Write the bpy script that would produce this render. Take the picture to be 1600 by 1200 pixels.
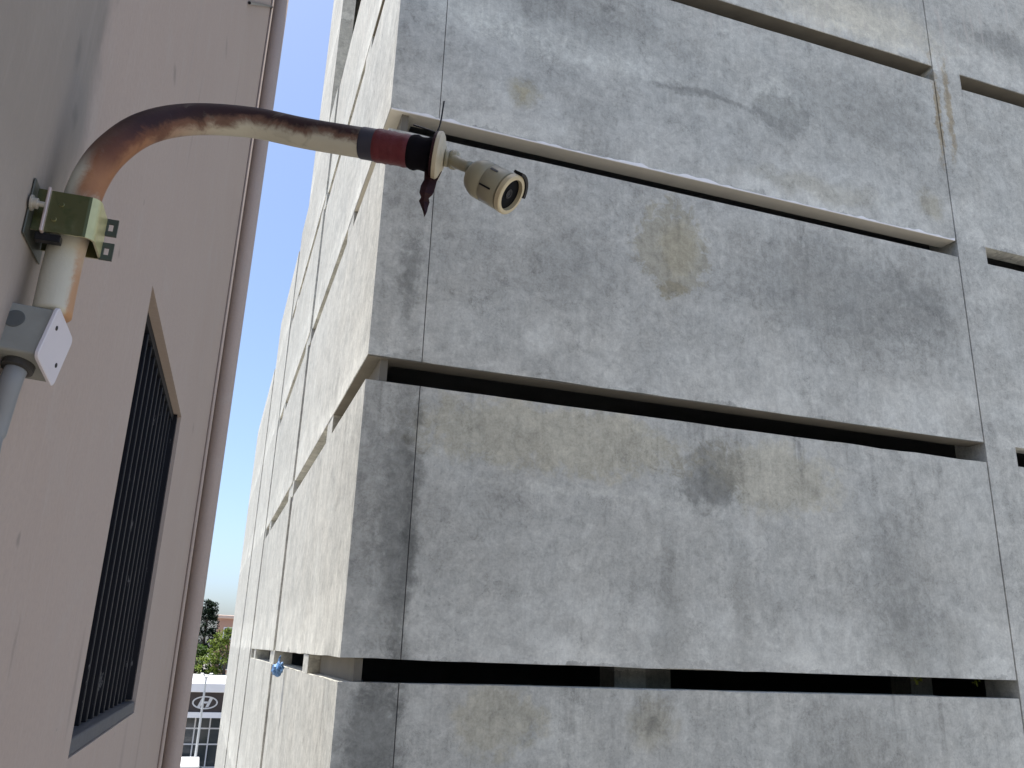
import bpy, bmesh, math, random
from mathutils import Vector, Matrix, noise as mnoise
random.seed(7)
sc = bpy.context.scene
for o in list(bpy.data.objects): bpy.data.objects.remove(o)
COL = sc.collection
H = 7.5                      # eye height above the street
# ------------------------------------------------------------------ camera
yaw, pitch, roll = 0.325547, 0.309398, 0.036720
f = Vector((math.sin(yaw)*math.cos(pitch), math.cos(yaw)*math.cos(pitch), math.sin(pitch)))
r0 = f.cross(Vector((0, 0, 1))).normalized(); u0 = r0.cross(f)
rr = math.cos(roll)*r0 + math.sin(roll)*u0; uu = rr.cross(f)
cam_d = bpy.data.cameras.new('camera'); cam = bpy.data.objects.new('camera', cam_d); COL.objects.link(cam)
cam_d.sensor_width = 36; cam_d.lens = 36*1323.22/1600; cam_d.clip_end = 4000; cam_d.clip_start = 0.02
M = Matrix((rr, uu, -f)).transposed().to_4x4(); M.translation = (0, 0, H); cam.matrix_world = M
sc.camera = cam
# ------------------------------------------------------------------ sky and sun
to_sun = Vector((-0.21, 0.07, 0.95)).normalized()
el = math.asin(to_sun.z); az = math.atan2(to_sun.x, to_sun.y)
w = bpy.data.worlds.new('World'); sc.world = w; w.use_nodes = True
wn = w.node_tree; wn.nodes.clear()
sky = wn.nodes.new('ShaderNodeTexSky'); sky.sky_type = 'NISHITA'; sky.sun_disc = False
sky.sun_elevation = el; sky.sun_rotation = az; sky.air_density = 0.8; sky.dust_density = 2.4; sky.ozone_density = 4.0
bg = wn.nodes.new('ShaderNodeBackground'); bg.inputs[1].default_value = 0.125
wo = wn.nodes.new('ShaderNodeOutputWorld')
wn.links.new(sky.outputs[0], bg.inputs[0]); wn.links.new(bg.outputs[0], wo.inputs[0])
sd = bpy.data.lights.new('sun', 'SUN'); sd.energy = 3.55; sd.angle = math.radians(0.5); sd.color = (1, 0.95, 0.87)
so = bpy.data.objects.new('sun', sd); COL.objects.link(so)
so.rotation_euler = to_sun.to_track_quat('Z', 'Y').to_euler(); so.location = (-10, 10, 40)
sc.view_settings.view_transform = 'Standard'; sc.view_settings.look = 'None'
sc.view_settings.gamma = 1; sc.view_settings.use_curve_mapping = False
sc.view_settings.exposure = 1.15
sc.cycles.max_bounces = 8; sc.cycles.diffuse_bounces = 5

# ------------------------------------------------------------------ node helpers
class NT:
    def __init__(s, name, rough=0.85):
        s.m = bpy.data.materials.new(name); s.m.use_nodes = True
        s.t = s.m.node_tree; s.n = s.t.nodes; s.l = s.t.links
        s.b = s.n['Principled BSDF']; s.b.inputs['Roughness'].default_value = rough
        s.tc = s.n.new('ShaderNodeTexCoord'); s.P = s.tc.outputs['Object']
    def put(s, inp, v):
        if isinstance(v, (int, float)): inp.default_value = v
        elif isinstance(v, (tuple, list, Vector)):
            v = tuple(v); inp.default_value = v + (1,) if inp.type == 'RGBA' and len(v) == 3 else v
        else: s.l.new(v, inp)
    def math(s, op, a, b=0.0, c=None, clamp=False):
        x = s.n.new('ShaderNodeMath'); x.operation = op; x.use_clamp = clamp
        s.put(x.inputs[0], a); s.put(x.inputs[1], b)
        if c is not None: s.put(x.inputs[2], c)
        return x.outputs[0]
    def add(s, a, b): return s.math('ADD', a, b)
    def mul(s, a, b): return s.math('MULTIPLY', a, b)
    def vmath(s, op, a, b=(0, 0, 0)):
        x = s.n.new('ShaderNodeVectorMath'); x.operation = op
        s.put(x.inputs[0], a); s.put(x.inputs[1], b)
        return x.outputs[1] if op in ('LENGTH', 'DISTANCE', 'DOT_PRODUCT') else x.outputs[0]
    def scaled(s, v, sx): return s.vmath('MULTIPLY', v, sx)
    def noise(s, scale, detail=4, rough=0.55, vec=None, dist=0.0, color=False):
        x = s.n.new('ShaderNodeTexNoise'); x.inputs['Scale'].default_value = scale
        x.inputs['Detail'].default_value = detail; x.inputs['Roughness'].default_value = rough
        x.inputs['Distortion'].default_value = dist
        s.l.new(vec if vec is not None else s.P, x.inputs['Vector'])
        return x.outputs[1] if color else x.outputs[0]
    def smooth(s, v, a, b, lo=0.0, hi=1.0):
        x = s.n.new('ShaderNodeMapRange'); x.interpolation_type = 'SMOOTHSTEP'
        s.put(x.inputs[0], v); x.inputs[1].default_value = a; x.inputs[2].default_value = b
        x.inputs[3].default_value = lo; x.inputs[4].default_value = hi
        return x.outputs[0]
    def mix(s, fac, a, b, mode='MIX'):
        x = s.n.new('ShaderNodeMix'); x.data_type = 'RGBA'; x.blend_type = mode
        s.put(x.inputs[0], fac); s.put(x.inputs[6], a); s.put(x.inputs[7], b)
        return x.outputs[2]
    def sep(s, v):
        x = s.n.new('ShaderNodeSeparateXYZ'); s.l.new(v, x.inputs[0]); return x.outputs
    def attr(s, name):
        x = s.n.new('ShaderNodeAttribute'); x.attribute_name = name; return x.outputs['Fac']
    def gray(s, v):
        x = s.n.new('ShaderNodeCombineColor')
        for i in range(3): s.l.new(v, x.inputs[i])
        return x.outputs[0]
    def rnd(s):
        return s.n.new('ShaderNodeObjectInfo').outputs['Random']
    def bump(s, h, strength=0.3, dist=0.01):
        x = s.n.new('ShaderNodeBump'); x.inputs['Strength'].default_value = strength
        x.inputs['Distance'].default_value = dist; s.l.new(h, x.inputs['Height'])
        s.l.new(x.outputs[0], s.b.inputs['Normal'])
    def base(s, c): s.put(s.b.inputs['Base Color'], c)
    def blob(s, Pw, c, rad, soft=0.35):
        d = s.vmath('SUBTRACT', Pw, c); d = s.vmath('DIVIDE', d, rad); L = s.vmath('LENGTH', d)
        return s.smooth(L, 1+soft, 1-soft)

def simple(name, col, rough=0.6, var=0.25, scale=8, metal=0.0, bump=0.0):
    k = NT(name, rough); n = k.noise(scale, 5)
    if max(col) < .03: k.b.inputs['Specular IOR Level'].default_value = .2 if max(col) > .01 else .08
    dark = tuple(c*(1-var) for c in col); lite = tuple(min(1, c*(1+var)) for c in col)
    k.base(k.mix(n, dark, lite)); k.b.inputs['Metallic'].default_value = metal
    if bump: k.bump(k.noise(scale*6, 4), bump, 0.005)
    return k.m

# ------------------------------------------------------------------ materials
def concrete():
    k = NT('concrete', 0.9); P = k.P
    x, y, z = k.sep(P)
    warp = k.vmath('SUBTRACT', k.noise(1.6, 5, 0.6, color=True), (.5, .5, .5))
    Pw = k.vmath('ADD', P, k.scaled(warp, (.55, .55, .55)))
    warp2 = k.vmath('SUBTRACT', k.noise(9, 4, 0.6, color=True), (.5, .5, .5))
    Pw = k.vmath('ADD', Pw, k.scaled(warp2, (.16, .16, .16)))
    big = k.noise(0.55, 5, 0.6, dist=0.6)
    mid = k.noise(2.3, 7, 0.68, vec=Pw, dist=0.4)
    streak = k.noise(1.0, 6, 0.62, vec=k.scaled(P, (4.5, 4.5, .55)))
    streak2 = k.noise(1.0, 5, 0.6, vec=k.scaled(P, (16, 16, 1.6)))
    fine = k.noise(38, 5, 0.7)
    pores = k.noise(95, 2, 0.5)
    v = k.add(0.44, k.mul(k.math('SUBTRACT', big, .5), .22))
    v = k.add(v, k.mul(k.math('SUBTRACT', mid, .5), .30))
    v = k.add(v, k.mul(k.math('SUBTRACT', streak, .5), .11))
    v = k.add(v, k.mul(k.math('SUBTRACT', streak2, .5), .10))
    v = k.add(v, k.mul(k.math('SUBTRACT', fine, .5), .30))
    v = k.add(v, k.mul(k.math('SUBTRACT', k.noise(8, 6, .72, dist=.8), .5), .36))
    v = k.add(v, k.mul(k.math('SUBTRACT', k.rnd(), .5), .04))
    # ragged dark trowel marks
    tm = k.noise(3.2, 8, 0.72, vec=Pw, dist=1.6)
    v = k.math('SUBTRACT', v, k.mul(k.smooth(tm, .53, .75), .10))
    rn = k.noise(2.6, 6, .7, vec=Pw, dist=1.1)
    ridge = k.mul(k.smooth(k.math('ABSOLUTE', k.math('SUBTRACT', rn, .5)), .022, .0), k.smooth(k.noise(1.9, 4, .6), .48, .64))
    v = k.math('SUBTRACT', v, k.mul(ridge, .10))
    # paler skim coat along the foot of each storey's panel
    fr = k.math('FRACT', k.math('DIVIDE', k.math('SUBTRACT', k.sep(Pw)[2], H-.08), 3.06))
    band = k.mul(k.smooth(k.add(fr, k.mul(k.math('SUBTRACT', mid, .5), .25)), .25, .20), k.smooth(k.noise(.7, 3), .36, .50))
    v = k.add(v, k.mul(band, .065))
    skim = k.mul(k.smooth(fr, .10, .05), k.smooth(k.noise(.9, 3), .46, .58))
    v = k.add(v, k.mul(skim, .085))
    v = k.add(v, k.mul(k.math('SUBTRACT', k.smooth(k.noise(4.2, 6, .66, dist=1.3), .36, .66), .5), .075))
    v = k.add(v, k.mul(k.math('SUBTRACT', k.noise(1, 5, .7, vec=k.scaled(P, (30, 30, 5))), .5), .12))
    run = k.mul(k.smooth(k.noise(1, 5, .65, vec=k.scaled(P, (3.6, 3.6, .22))), .53, .68), k.smooth(fr, .38, .88))
    v = k.math('SUBTRACT', v, k.mul(run, .10))
    v = k.math('MAXIMUM', v, 0.10)
    tint = k.mix(k.noise(1.3, 5, 0.6, vec=Pw), (1.055, 1.02, .875), (1.0, 1.015, .92))
    c = k.mix(1.0, k.gray(v), tint, 'MULTIPLY')
    rag = k.mul(k.math('SUBTRACT', k.noise(5.5, 7, .72, dist=.9), .5), 1.9)
    # named stains: x from the corner, z from the street; (colour, centre, radii, strength, softness)
    B = (.285, .268, .225); D = (.165, .167, .167); T = (.355, .335, .285); L = (.445, .445, .44)
    S = [(B, (3.68, 0, 4.95+H), (.50, .5, .60), .75, .18), (T, (3.75, 0, 4.98+H), (.25, .5, .34), .6, .4),
         (B, (3.68, 0, 4.42+H), (.22, .5, .13), .7, .2),
         (B, (1.64, 0, 6.66+H), (.19, .4, .19), .75, .5), (T, (1.62, 0, 6.66+H), (.06, .4, .06), .8, .5),
         (D, (5.5, 0, 7.40+H), (.52, .5, .34), .55, .3), (L, (5.45, 0, 7.62+H), (.42, .5, .38), .8, .3),
         (D, (4.2, 0, 7.36+H), (.85, .5, .07), .6, .5), (L, (2.1, 0, 7.50+H), (1.5, .3, .20), .8, .35), (D, (2.2, 0, 8.2+H), (1.6, .3, .35), .4, .6), (L, (.9, 0, 7.75+H), (.6, .3, .25), .6, .4), (D, (2.6, 0, 6.6+H), (.35, .5, .2), .35, .6),
         (D, (7.0, 0, 7.85+H), (1.1, .5, .55), .4, .6),
         (B, (8.0, 0, 6.55+H), (.22, .5, .22), .7, .5), (B, (6.0, 0, 6.35+H), (1.0, .5, .16), .4, .6),
         (D, (6.2, 0, 4.8+H), (1.55, .5, .75), .5, .5), (D, (7.7, 0, 4.9+H), (.5, .5, .7), .35, .6),
         (D, (.38, 0, 3.95+H), (.10, .3, .42), .7, .6), (D, (.30, 0, 5.0+H), (.2, .3, .3), .3, .6),
         (D, (2.3, 0, 4.4+H), (.55, .5, .45), .35, .7),
         (T, (2.2, 0, 2.30+H), (1.6, .4, .38), .75, .25), (T, (5.0, 0, 2.15+H), (.9, .4, .42), .65, .3),
         (D, (4.15, 0, 2.05+H), (.44, .5, .42), .6, .3), (D, (4.15, 0, 1.92+H), (.36, .5, .2), .35, .4),
         (L, (2.6, 0, 1.72+H), (1.3, .3, .05), .7, .6),
         (D, (.42, 0, 1.3+H), (.20, .25, 1.5), .75, .6), (D, (.57, 0, .9+H), (.10, .2, 1.4), .65, .6),
         (D, (.40, 0, -.9+H), (.26, .25, .75), .75, .4), (D, (.08, 0, 1.2+H), (.10, .12, 1.6), .3, .8),
         (D, (3.55, 0, .5+H), (.16, .4, .7), .4, .7), (D, (4.45, 0, .65+H), (.12, .4, .8), .4, .7),
         (D, (6.7, 0, 1.1+H), (.5, .4, .85), .38, .6), (D, (7.0, 0, .3+H), (.75, .4, .4), .4, .6),
         (T, (1.6, 0, -.62+H), (.42, .4, .32), .7, .3), (B, (3.3, 0, -.62+H), (.26, .4, .26), .6, .5),
         (D, (3.3, 0, -.60+H), (.09, .4, .09), .5, .5), (L, (2.3, 0, -.75+H), (.35, .3, .5), .5, .5),
         (D, (5.9, 0, -1.0+H), (.9, .4, .5), .35, .6),
         ((.25, .20, .13), (8.40, 0, 8.3+H), (.05, .3, .95), .8, .5), ((.25, .20, .13), (8.62, 0, 8.35+H), (.07, .3, .9), .75, .5),
         ((.5, .46, .38), (7.0, 0, 9.6+H), (1.4, .5, .4), .45, .7),
         (D, (9.9, 0, 10.0+H), (.9, .5, .3), .5, .6), (D, (10.4, 0, 6.9+H), (.4, .5, .9), .3, .7)]
    for col, cc, rad, st, sf in S:
        L = k.vmath('LENGTH', k.vmath('DIVIDE', k.vmath('SUBTRACT', Pw, cc), rad))
        mk = k.mul(k.smooth(k.add(L, rag), 1+sf, 1-sf), st)
        c = k.mix(mk, c, tuple(q/.37 for q in col), 'MULTIPLY')
    # pale runs dripping down the top storey
    drip = k.mul(k.smooth(k.noise(1.0, 4, .6, vec=k.scaled(P, (9, 9, 1.1))), .56, .66), k.mul(k.smooth(z, 8.0+H, 9.2+H), .55))
    c = k.mix(drip, c, (.50, .46, .40))
    pits = k.mul(k.smooth(k.noise(26, 3, .6), .69, .73), .6)
    c = k.mix(pits, c, (.13, .13, .12))
    c = k.mix(k.smooth(pores, .67, .74), c, (.12, .12, .12))
    k.base(c)
    h = k.noise(14, 6, .7)
    k.bump(h, 0.3, 0.012)
    return k.m
CONC = concrete()
CREAM = simple('cream_plaster', (.55, .52, .44), .9, .12, 3, bump=.2)
WHITE_PLASTER = simple('white_plaster', (.80, .79, .77), .9, .08, 20, bump=.3)
MORTAR = simple('dark_mortar', (.10, .10, .10), .95, .3, 12)
SHADE_CONC = simple('shade_concrete', (.15, .135, .105), .95, .3, 3, bump=.2)  # colour darkened to paint in the shade of undersides and slot recesses
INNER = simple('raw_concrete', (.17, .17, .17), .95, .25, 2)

def pink_paint():
    k = NT('pink_wall_paint', 0.8); x, y, z = k.sep(k.P)
    big = k.noise(.8, 5, .6); mid = k.noise(4, 6, .6, dist=.5); fine = k.noise(45, 4, .6)
    c = k.mix(big, (.385, .30, .245), (.43, .35, .295))
    c = k.mix(k.mul(k.smooth(mid, .5, .75), .25), c, (.42, .38, .34))
    # darker, greyer patch on the near end of the wall, fading out lower down
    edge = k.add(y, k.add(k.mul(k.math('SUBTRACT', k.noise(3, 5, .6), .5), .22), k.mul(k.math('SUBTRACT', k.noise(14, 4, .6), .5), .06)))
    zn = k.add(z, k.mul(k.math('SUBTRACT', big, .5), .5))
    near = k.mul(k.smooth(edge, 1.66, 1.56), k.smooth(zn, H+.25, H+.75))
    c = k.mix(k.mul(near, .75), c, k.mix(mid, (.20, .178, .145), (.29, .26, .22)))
    dark_band = k.mul(k.smooth(k.math('ABSOLUTE', k.math('SUBTRACT', edge, 1.56)), .13, .0), k.smooth(mid, .42, .62))  # mottled darker band along the edge of the patch
    c = k.mix(k.mul(k.mul(dark_band, k.smooth(zn, H+.4, H+.7)), .32), c, (.15, .14, .125))
    run = k.noise(1, 5, .6, vec=k.scaled(k.P, (9, 9, .5)))
    c = k.mix(k.mul(k.smooth(run, .58, .74), .28), c, (.33, .30, .27))
    gr = k.noise(60, 5, .75); rl = k.noise(1, 4, .6, vec=k.scaled(k.P, (5, 30, 2.2)))
    c = k.mix(k.mul(k.smooth(gr, .42, .62), .16), c, (.27, .23, .20))
    c = k.mix(k.mul(k.smooth(rl, .5, .7), .14), c, (.46, .39, .34))
    scr = k.noise(1, 3, .5, vec=k.scaled(k.P, (24, 24, 4)))
    c = k.mix(k.mul(k.smooth(scr, .76, .80), .35), c, (.19, .17, .15))
    sp = k.noise(16, 2, .5)
    c = k.mix(k.mul(k.smooth(sp, .765, .80), .55), c, (.2, .19, .17))
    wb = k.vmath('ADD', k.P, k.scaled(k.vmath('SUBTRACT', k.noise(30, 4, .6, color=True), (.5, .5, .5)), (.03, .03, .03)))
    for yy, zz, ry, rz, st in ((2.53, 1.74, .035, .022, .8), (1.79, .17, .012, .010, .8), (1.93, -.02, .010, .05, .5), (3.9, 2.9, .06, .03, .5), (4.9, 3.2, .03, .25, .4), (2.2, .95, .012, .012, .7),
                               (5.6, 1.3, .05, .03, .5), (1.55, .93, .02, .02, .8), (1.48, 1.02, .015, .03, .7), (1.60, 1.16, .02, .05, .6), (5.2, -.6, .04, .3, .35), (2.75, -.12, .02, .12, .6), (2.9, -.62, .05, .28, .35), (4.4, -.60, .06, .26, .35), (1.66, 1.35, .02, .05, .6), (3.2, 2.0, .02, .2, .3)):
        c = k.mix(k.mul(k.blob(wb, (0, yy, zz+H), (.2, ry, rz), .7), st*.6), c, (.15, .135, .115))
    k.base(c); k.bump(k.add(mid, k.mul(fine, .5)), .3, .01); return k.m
PINK = pink_paint()
BOUNCE_GROUND = simple('pale_bounce_ground', (.31, .29, .255), .9, .15, .6, bump=.3)  # unseen ground, made pale to bounce light onto the walls
PAVE = simple('pavement', (.28, .27, .26), .9, .2, 2)

def rust_pipe():
    k = NT('rusty_white_pipe_paint', 0.6); k.b.inputs['Specular IOR Level'].default_value = .3
    t = k.attr('along'); sd = k.attr('side')          # side: 1 = upper/outer flank, -1 = lower/inner flank
    n = k.noise(22, 7, .68, dist=.6); nb = k.noise(6, 5, .6); nf = k.noise(90, 4, .6)
    n0 = k.math('SUBTRACT', n, .5)
    base = k.mix(nb, (.44, .41, .32), (.56, .53, .43))
    # rust starts on the bend and runs along the upper flank of the arm
    lvl = k.add(sd, k.add(k.mul(n0, 1.3), k.mul(k.math('SUBTRACT', nb, .5), .8)))
    on = k.mul(k.smooth(t, .25, .32), 1.0)
    fall = k.smooth(t, .46, .78, 0.0, .78)             # cover shrinks toward the camera end
    lv = k.math('ADD', k.math('SUBTRACT', lvl, fall), .68)
    brown = k.mul(k.smooth(lv, -.45, .05), on)
    dark = k.mul(k.smooth(lv, .02, .40), k.mul(k.smooth(t, .28, .42), 1.0))
    tt = k.add(t, k.mul(n0, .12))
    orange = k.mul(k.mul(k.smooth(tt, .17, .23), k.smooth(tt, .62, .36)), k.smooth(k.add(sd, k.mul(n0, 1.2)), .6, -.1))
    low = k.mul(k.smooth(k.add(sd, n0), -.4, -.8), k.smooth(tt, .20, .05))
    c = k.mix(k.mul(orange, .9), base, k.mix(n, (.21, .066, .018), (.34, .145, .05)))
    c = k.mix(k.mul(low, .75), c, (.40, .17, .05))
    c = k.mix(k.mul(brown, .9), c, k.mix(n, (.14, .05, .024), (.085, .03, .018)))
    c = k.mix(k.mul(dark, .95), c, k.mix(nf, (.014, .005, .006), (.032, .010, .011)))
    grime = k.mul(k.smooth(k.noise(12, 5, .6, dist=1), .6, .72), .5)
    c = k.mix(grime, c, (.2, .18, .14))
    k.base(c); k.bump(k.add(k.mul(n, .7), nf), .25, .003)
    return k.m
RUST = rust_pipe()
def zinc():
    k = NT('yellow_zinc', .34); k.b.inputs['Metallic'].default_value = .85
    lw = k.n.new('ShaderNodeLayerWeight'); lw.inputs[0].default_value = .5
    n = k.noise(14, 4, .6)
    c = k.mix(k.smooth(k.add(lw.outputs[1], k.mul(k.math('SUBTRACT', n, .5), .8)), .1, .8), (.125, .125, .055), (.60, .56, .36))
    c = k.mix(k.smooth(k.noise(30, 4), .5, .7, 0, .6), c, (.06, .085, .03))
    k.base(c); return k.m
ZINC = zinc()
ZINC_LIT = simple('highlight_zinc', (.60, .55, .27), .38, .25, 35, .6)  # lighter copy of the zinc, paints the highlight on the strap's outward faces
BLACK_TAPE = simple('black_tape', (.006, .005, .007), .8, .3, 30)
GREY_TAPE = simple('grey_tape', (.028, .028, .042), .5, .3, 30)
RED_TAPE = simple('red_tape', (.105, .010, .014), .5, .3, 25, bump=.2)
BROWN_TAPE = simple('maroon_tape', (.024, .007, .008), .55, .3, 40)
CAMWHITE = simple('yellowed_plastic', (.50, .44, .31), .45, .12, 14)
CAMBODY = simple('cream_enamel', (.30, .275, .185), .42, .14, 12)
CAMRIM = simple('cream_rim', (.50, .425, .27), .4, .1, 20)
BLACK = simple('black_plastic', (.012, .012, .014), .3, .2, 20)
LENSG = simple('lens_glass', (.002, .0025, .004), .5, .1, 5)
GREYBOX = simple('grey_box_paint', (.25, .25, .22), .6, .25, 18, bump=.1)
COVER = simple('white_cover_plate', (.60, .56, .57), .5, .08, 8)
CONDUIT = simple('grey_pvc', (.20, .205, .205), .5, .2, 14)
def bar_paint():
    k = NT('black_bar_paint', .5); k.b.inputs['Specular IOR Level'].default_value = .25; n = k.noise(26, 5, .7, vec=k.vmath('ADD', k.scaled(k.P, (1, 1, .25)), k.vmath('SCALE', (3, 5, 7)) if False else k.vmath('MULTIPLY', k.gray(k.rnd()), (31, 17, 43))))
    c = k.mix(k.smooth(n, .63, .70), (.006, .006, .009), (.16, .155, .15)); k.base(c); return k.m
BARS = bar_paint()
SILL = simple('dark_grey_rail', (.07, .072, .08), .6, .4, 30, bump=.2)
VOID = simple('dark_louvre', (.003, .003, .006), .5, .2, 5)

# ------------------------------------------------------------------ mesh helpers
def link(name, bm, mat, parent=None, smooth=False, recalc=True):
    if recalc: bmesh.ops.recalc_face_normals(bm, faces=bm.faces)
    me = bpy.data.meshes.new(name); bm.to_mesh(me); bm.free()
    if mat: me.materials.append(mat)
    if smooth:
        for p in me.polygons: p.use_smooth = True
    o = bpy.data.objects.new(name, me); COL.objects.link(o)
    if parent: o.parent = parent
    return o
def tag(o, label=None, cat=None, group=None, kind=None):
    for k, v in (('label', label), ('category', cat), ('group', group), ('kind', kind)):
        if v: o[k] = v
    return o
def empty(name, loc, label, cat, rz=0, group=None):
    o = bpy.data.objects.new(name, None); COL.objects.link(o); o.location = loc; o.rotation_euler = (0, 0, rz)
    o.empty_display_size = .1
    return tag(o, label, cat, group)
def box(bm, x0, x1, y0, y1, z0, z1):
    v = [bm.verts.new(c) for c in ((x0, y0, z0), (x1, y0, z0), (x1, y1, z0), (x0, y1, z0), (x0, y0, z1), (x1, y0, z1), (x1, y1, z1), (x0, y1, z1))]
    for q in ((0, 3, 2, 1), (4, 5, 6, 7), (0, 1, 5, 4), (1, 2, 6, 5), (2, 3, 7, 6), (3, 0, 4, 7)): bm.faces.new([v[i] for i in q])
    return v
def bx(*a):
    bm = bmesh.new(); box(bm, *a); return bm
def bevel(bm, w, seg=2):
    bmesh.ops.bevel(bm, geom=list(bm.edges), offset=w, segments=seg, affect='EDGES', profile=.5); return bm
def prism(outline, z0, z1, step=0.3, jit=0.0, seed=0):
    """extrude a closed xy outline; long sides are subdivided and top/bottom rims get small casting irregularities"""
    pts = []
    for i, a in enumerate(outline):
        b = outline[(i+1) % len(outline)]; a = Vector(a); b = Vector(b); n = max(1, int((b-a).length/step))
        pts += [a + (b-a)*j/n for j in range(n)]
    bm = bmesh.new(); lo = []; hi = []
    for p in pts:
        q = Vector((p.x*1.7+seed*3.1, p.y*1.7, seed*7.7)); q2 = q*5
        d0 = jit*(mnoise.noise(q) + .7*mnoise.noise(q2) + .6*mnoise.noise(q*13)); d1 = jit*(mnoise.noise(q+Vector((9, 9, 9))) + .7*mnoise.noise(q2+Vector((5, 5, 5))))
        lo.append(bm.verts.new((p.x, p.y, z0+d0))); hi.append(bm.verts.new((p.x, p.y, z1+d1)))
    n = len(pts)
    for i in range(n): bm.faces.new((lo[i], lo[(i+1) % n], hi[(i+1) % n], hi[i]))
    bm.faces.new(lo[::-1]); bm.faces.new(hi)
    return bm
def rect(x0, x1, y0, y1): return [(x0, y0), (x1, y0), (x1, y1), (x0, y1)]
def frame_from(d):
    d = d.normalized(); a = Vector((0, 0, 1)) if abs(d.z) < .9 else Vector((1, 0, 0))
    s = d.cross(a).normalized(); return d, s, s.cross(d)
def lathe(bm, c, d, prof, n=32, cap0=True, cap1=True):
    """prof: list of (distance along d, radius)"""
    d, s, t = frame_from(Vector(d)); rings = []
    for L, R in prof:
        rings.append([bm.verts.new(Vector(c)+d*L+(s*math.cos(a)+t*math.sin(a))*R) for a in (2*math.pi*i/n for i in range(n))])
    for A, B in zip(rings, rings[1:]):
        for i in range(n): bm.faces.new((A[i], A[(i+1) % n], B[(i+1) % n], B[i]))
    if cap0: bm.faces.new(rings[0][::-1])
    if cap1: bm.faces.new(rings[-1])
def tube(bm, pts, R, n=10, cap=True):
    pts = [Vector(p) for p in pts]; rings = []; prev = None
    for i, p in enumerate(pts):
        d = (pts[min(i+1, len(pts)-1)] - pts[max(i-1, 0)]).normalized()
        if prev is None: _, s, t = frame_from(d)
        else:
            s = (prev - d*prev.dot(d)).normalized(); t = s.cross(d)
        prev = s; r_ = R[i] if isinstance(R, (list, tuple)) else R
        rings.append([bm.verts.new(p+(s*math.cos(a)+t*math.sin(a))*r_) for a in (2*math.pi*k/n for k in range(n))])
    for A, B in zip(rings, rings[1:]):
        for i in range(n): bm.faces.new((A[i], A[(i+1) % n], B[(i+1) % n], B[i]))
    if cap: bm.faces.new(rings[0][::-1]); bm.faces.new(rings[-1])
def spline(ctrl, per=10):
    P = [Vector(c) for c in ctrl]; P = [2*P[0]-P[1]] + P + [2*P[-1]-P[-2]]; out = []
    for i in range(1, len(P)-2):
        for j in range(per):
            t = j/per; a, b, c, d = P[i-1:i+3]
            out.append(.5*((2*b)+(c-a)*t+(2*a-5*b+4*c-d)*t*t+(3*b-a-3*c+d)*t**3))
    out.append(P[-2]); return out

# ------------------------------------------------------------------ ground
g = bmesh.new(); s_ = 1500
g.faces.new([g.verts.new(c) for c in ((-s_, -s_, 0), (s_, -s_, 0), (s_, s_, 0), (-s_, s_, 0))])
tag(link('ground', g, BOUNCE_GROUND), kind='structure')
tag(link('pavement', bx(-14, 16, 46.5, 51.2, 0, .13), PAVE), kind='structure')

# ------------------------------------------------------------------ grey concrete building (origin: its street corner)
CX, CY = 1.25, 8.5
gb = empty('concrete_building', (CX, CY, 0), 'tall bare grey concrete building with long horizontal slot openings, behind the security camera', 'building')
TOP = {k: H-.08+3.06*k for k in range(-2, 6)}
SLOT = {k: .28 for k in TOP}; SLOT[0] = .22
ZT = 21+H
def zpan(k): return TOP[k], TOP[k+1]-SLOT[k+1]
levels = list(range(-2, 5))
XP0, XP1 = 8.435, 8.975                    # pillar
def part(name, bm, mat=CONC, **kw): return link(name, bm, mat, gb, **kw)
for k in levels:
    z0, z1 = zpan(k)
    if k == -2: z0 = 0
    if k == 4: z1 = ZT
    if k <= 3:
        part('corner_panel', prism([(0, 0), (.580, 0), (.580, .26), (.3, .26), (.3, 7.9), (0, 7.9)], z0, z1, .11, .010, k))
        part('wall_panel', prism(rect(-.035, .3, 7.93, 15.4), z0, z1, .35, .006, k+20))
    else:                                  # above the open loggia
        part('corner_panel', prism([(0, 0), (.580, 0), (.580, .26), (.3, .26), (.3, .9), (0, .9)], z0, z1, .3, .006, k))
    part('wall_panel', prism(rect(.590, 8.418, 0, .26), z0, z1, .11, .010, k+40))
    part('wall_panel', prism(rect(XP1+.004, 17.2, .004, .26), z0, z1, .12, .010, k+60))
    part('joint_filler', bx(.56, .61, .018, .26, z0+.01, z1-.01), MORTAR)
    part('joint_filler', bx(8.40, XP0+.01, .02, .26, z0+.01, z1-.01), MORTAR)
part('wall_panel', prism(rect(-.06, .3, 15.43, 21.8), 0, TOP[3]+2.2, .5, .006, 80))
part('wall_panel', prism(rect(-.085, .3, 21.83, 32.0), 0, TOP[3]+.45, .5, .006, 90))
part('pillar', prism(rect(XP0, XP1, -.006, .5), 0, ZT, .3, 0))
part('pillar', prism(rect(17.2, 17.8, -.006, .5), 0, ZT, .3, 0))
part('loggia_pier', prism(rect(-.02, .3, 9.75, 13.9), TOP[4]-.25, ZT, .5, .004))
part('loggia_wall', bx(1.1, 1.25, .9, 13.9, TOP[4]-.27, ZT), CONC)
part('loggia_end', bx(.3, 1.1, 13.6, 13.9, TOP[4]-.27, ZT), CONC)
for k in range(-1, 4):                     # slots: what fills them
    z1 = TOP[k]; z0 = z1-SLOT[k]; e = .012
    part('slot_infill', bx(.15, .23, .06, 2.64, z0-e, z1+e), SHADE_CONC)
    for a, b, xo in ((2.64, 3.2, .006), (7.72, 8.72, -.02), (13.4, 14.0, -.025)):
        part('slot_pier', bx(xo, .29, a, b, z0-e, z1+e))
    part('slot_infill', bx(-.03, .28, 15.2, 15.395, z0-e, z1+e))
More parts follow.
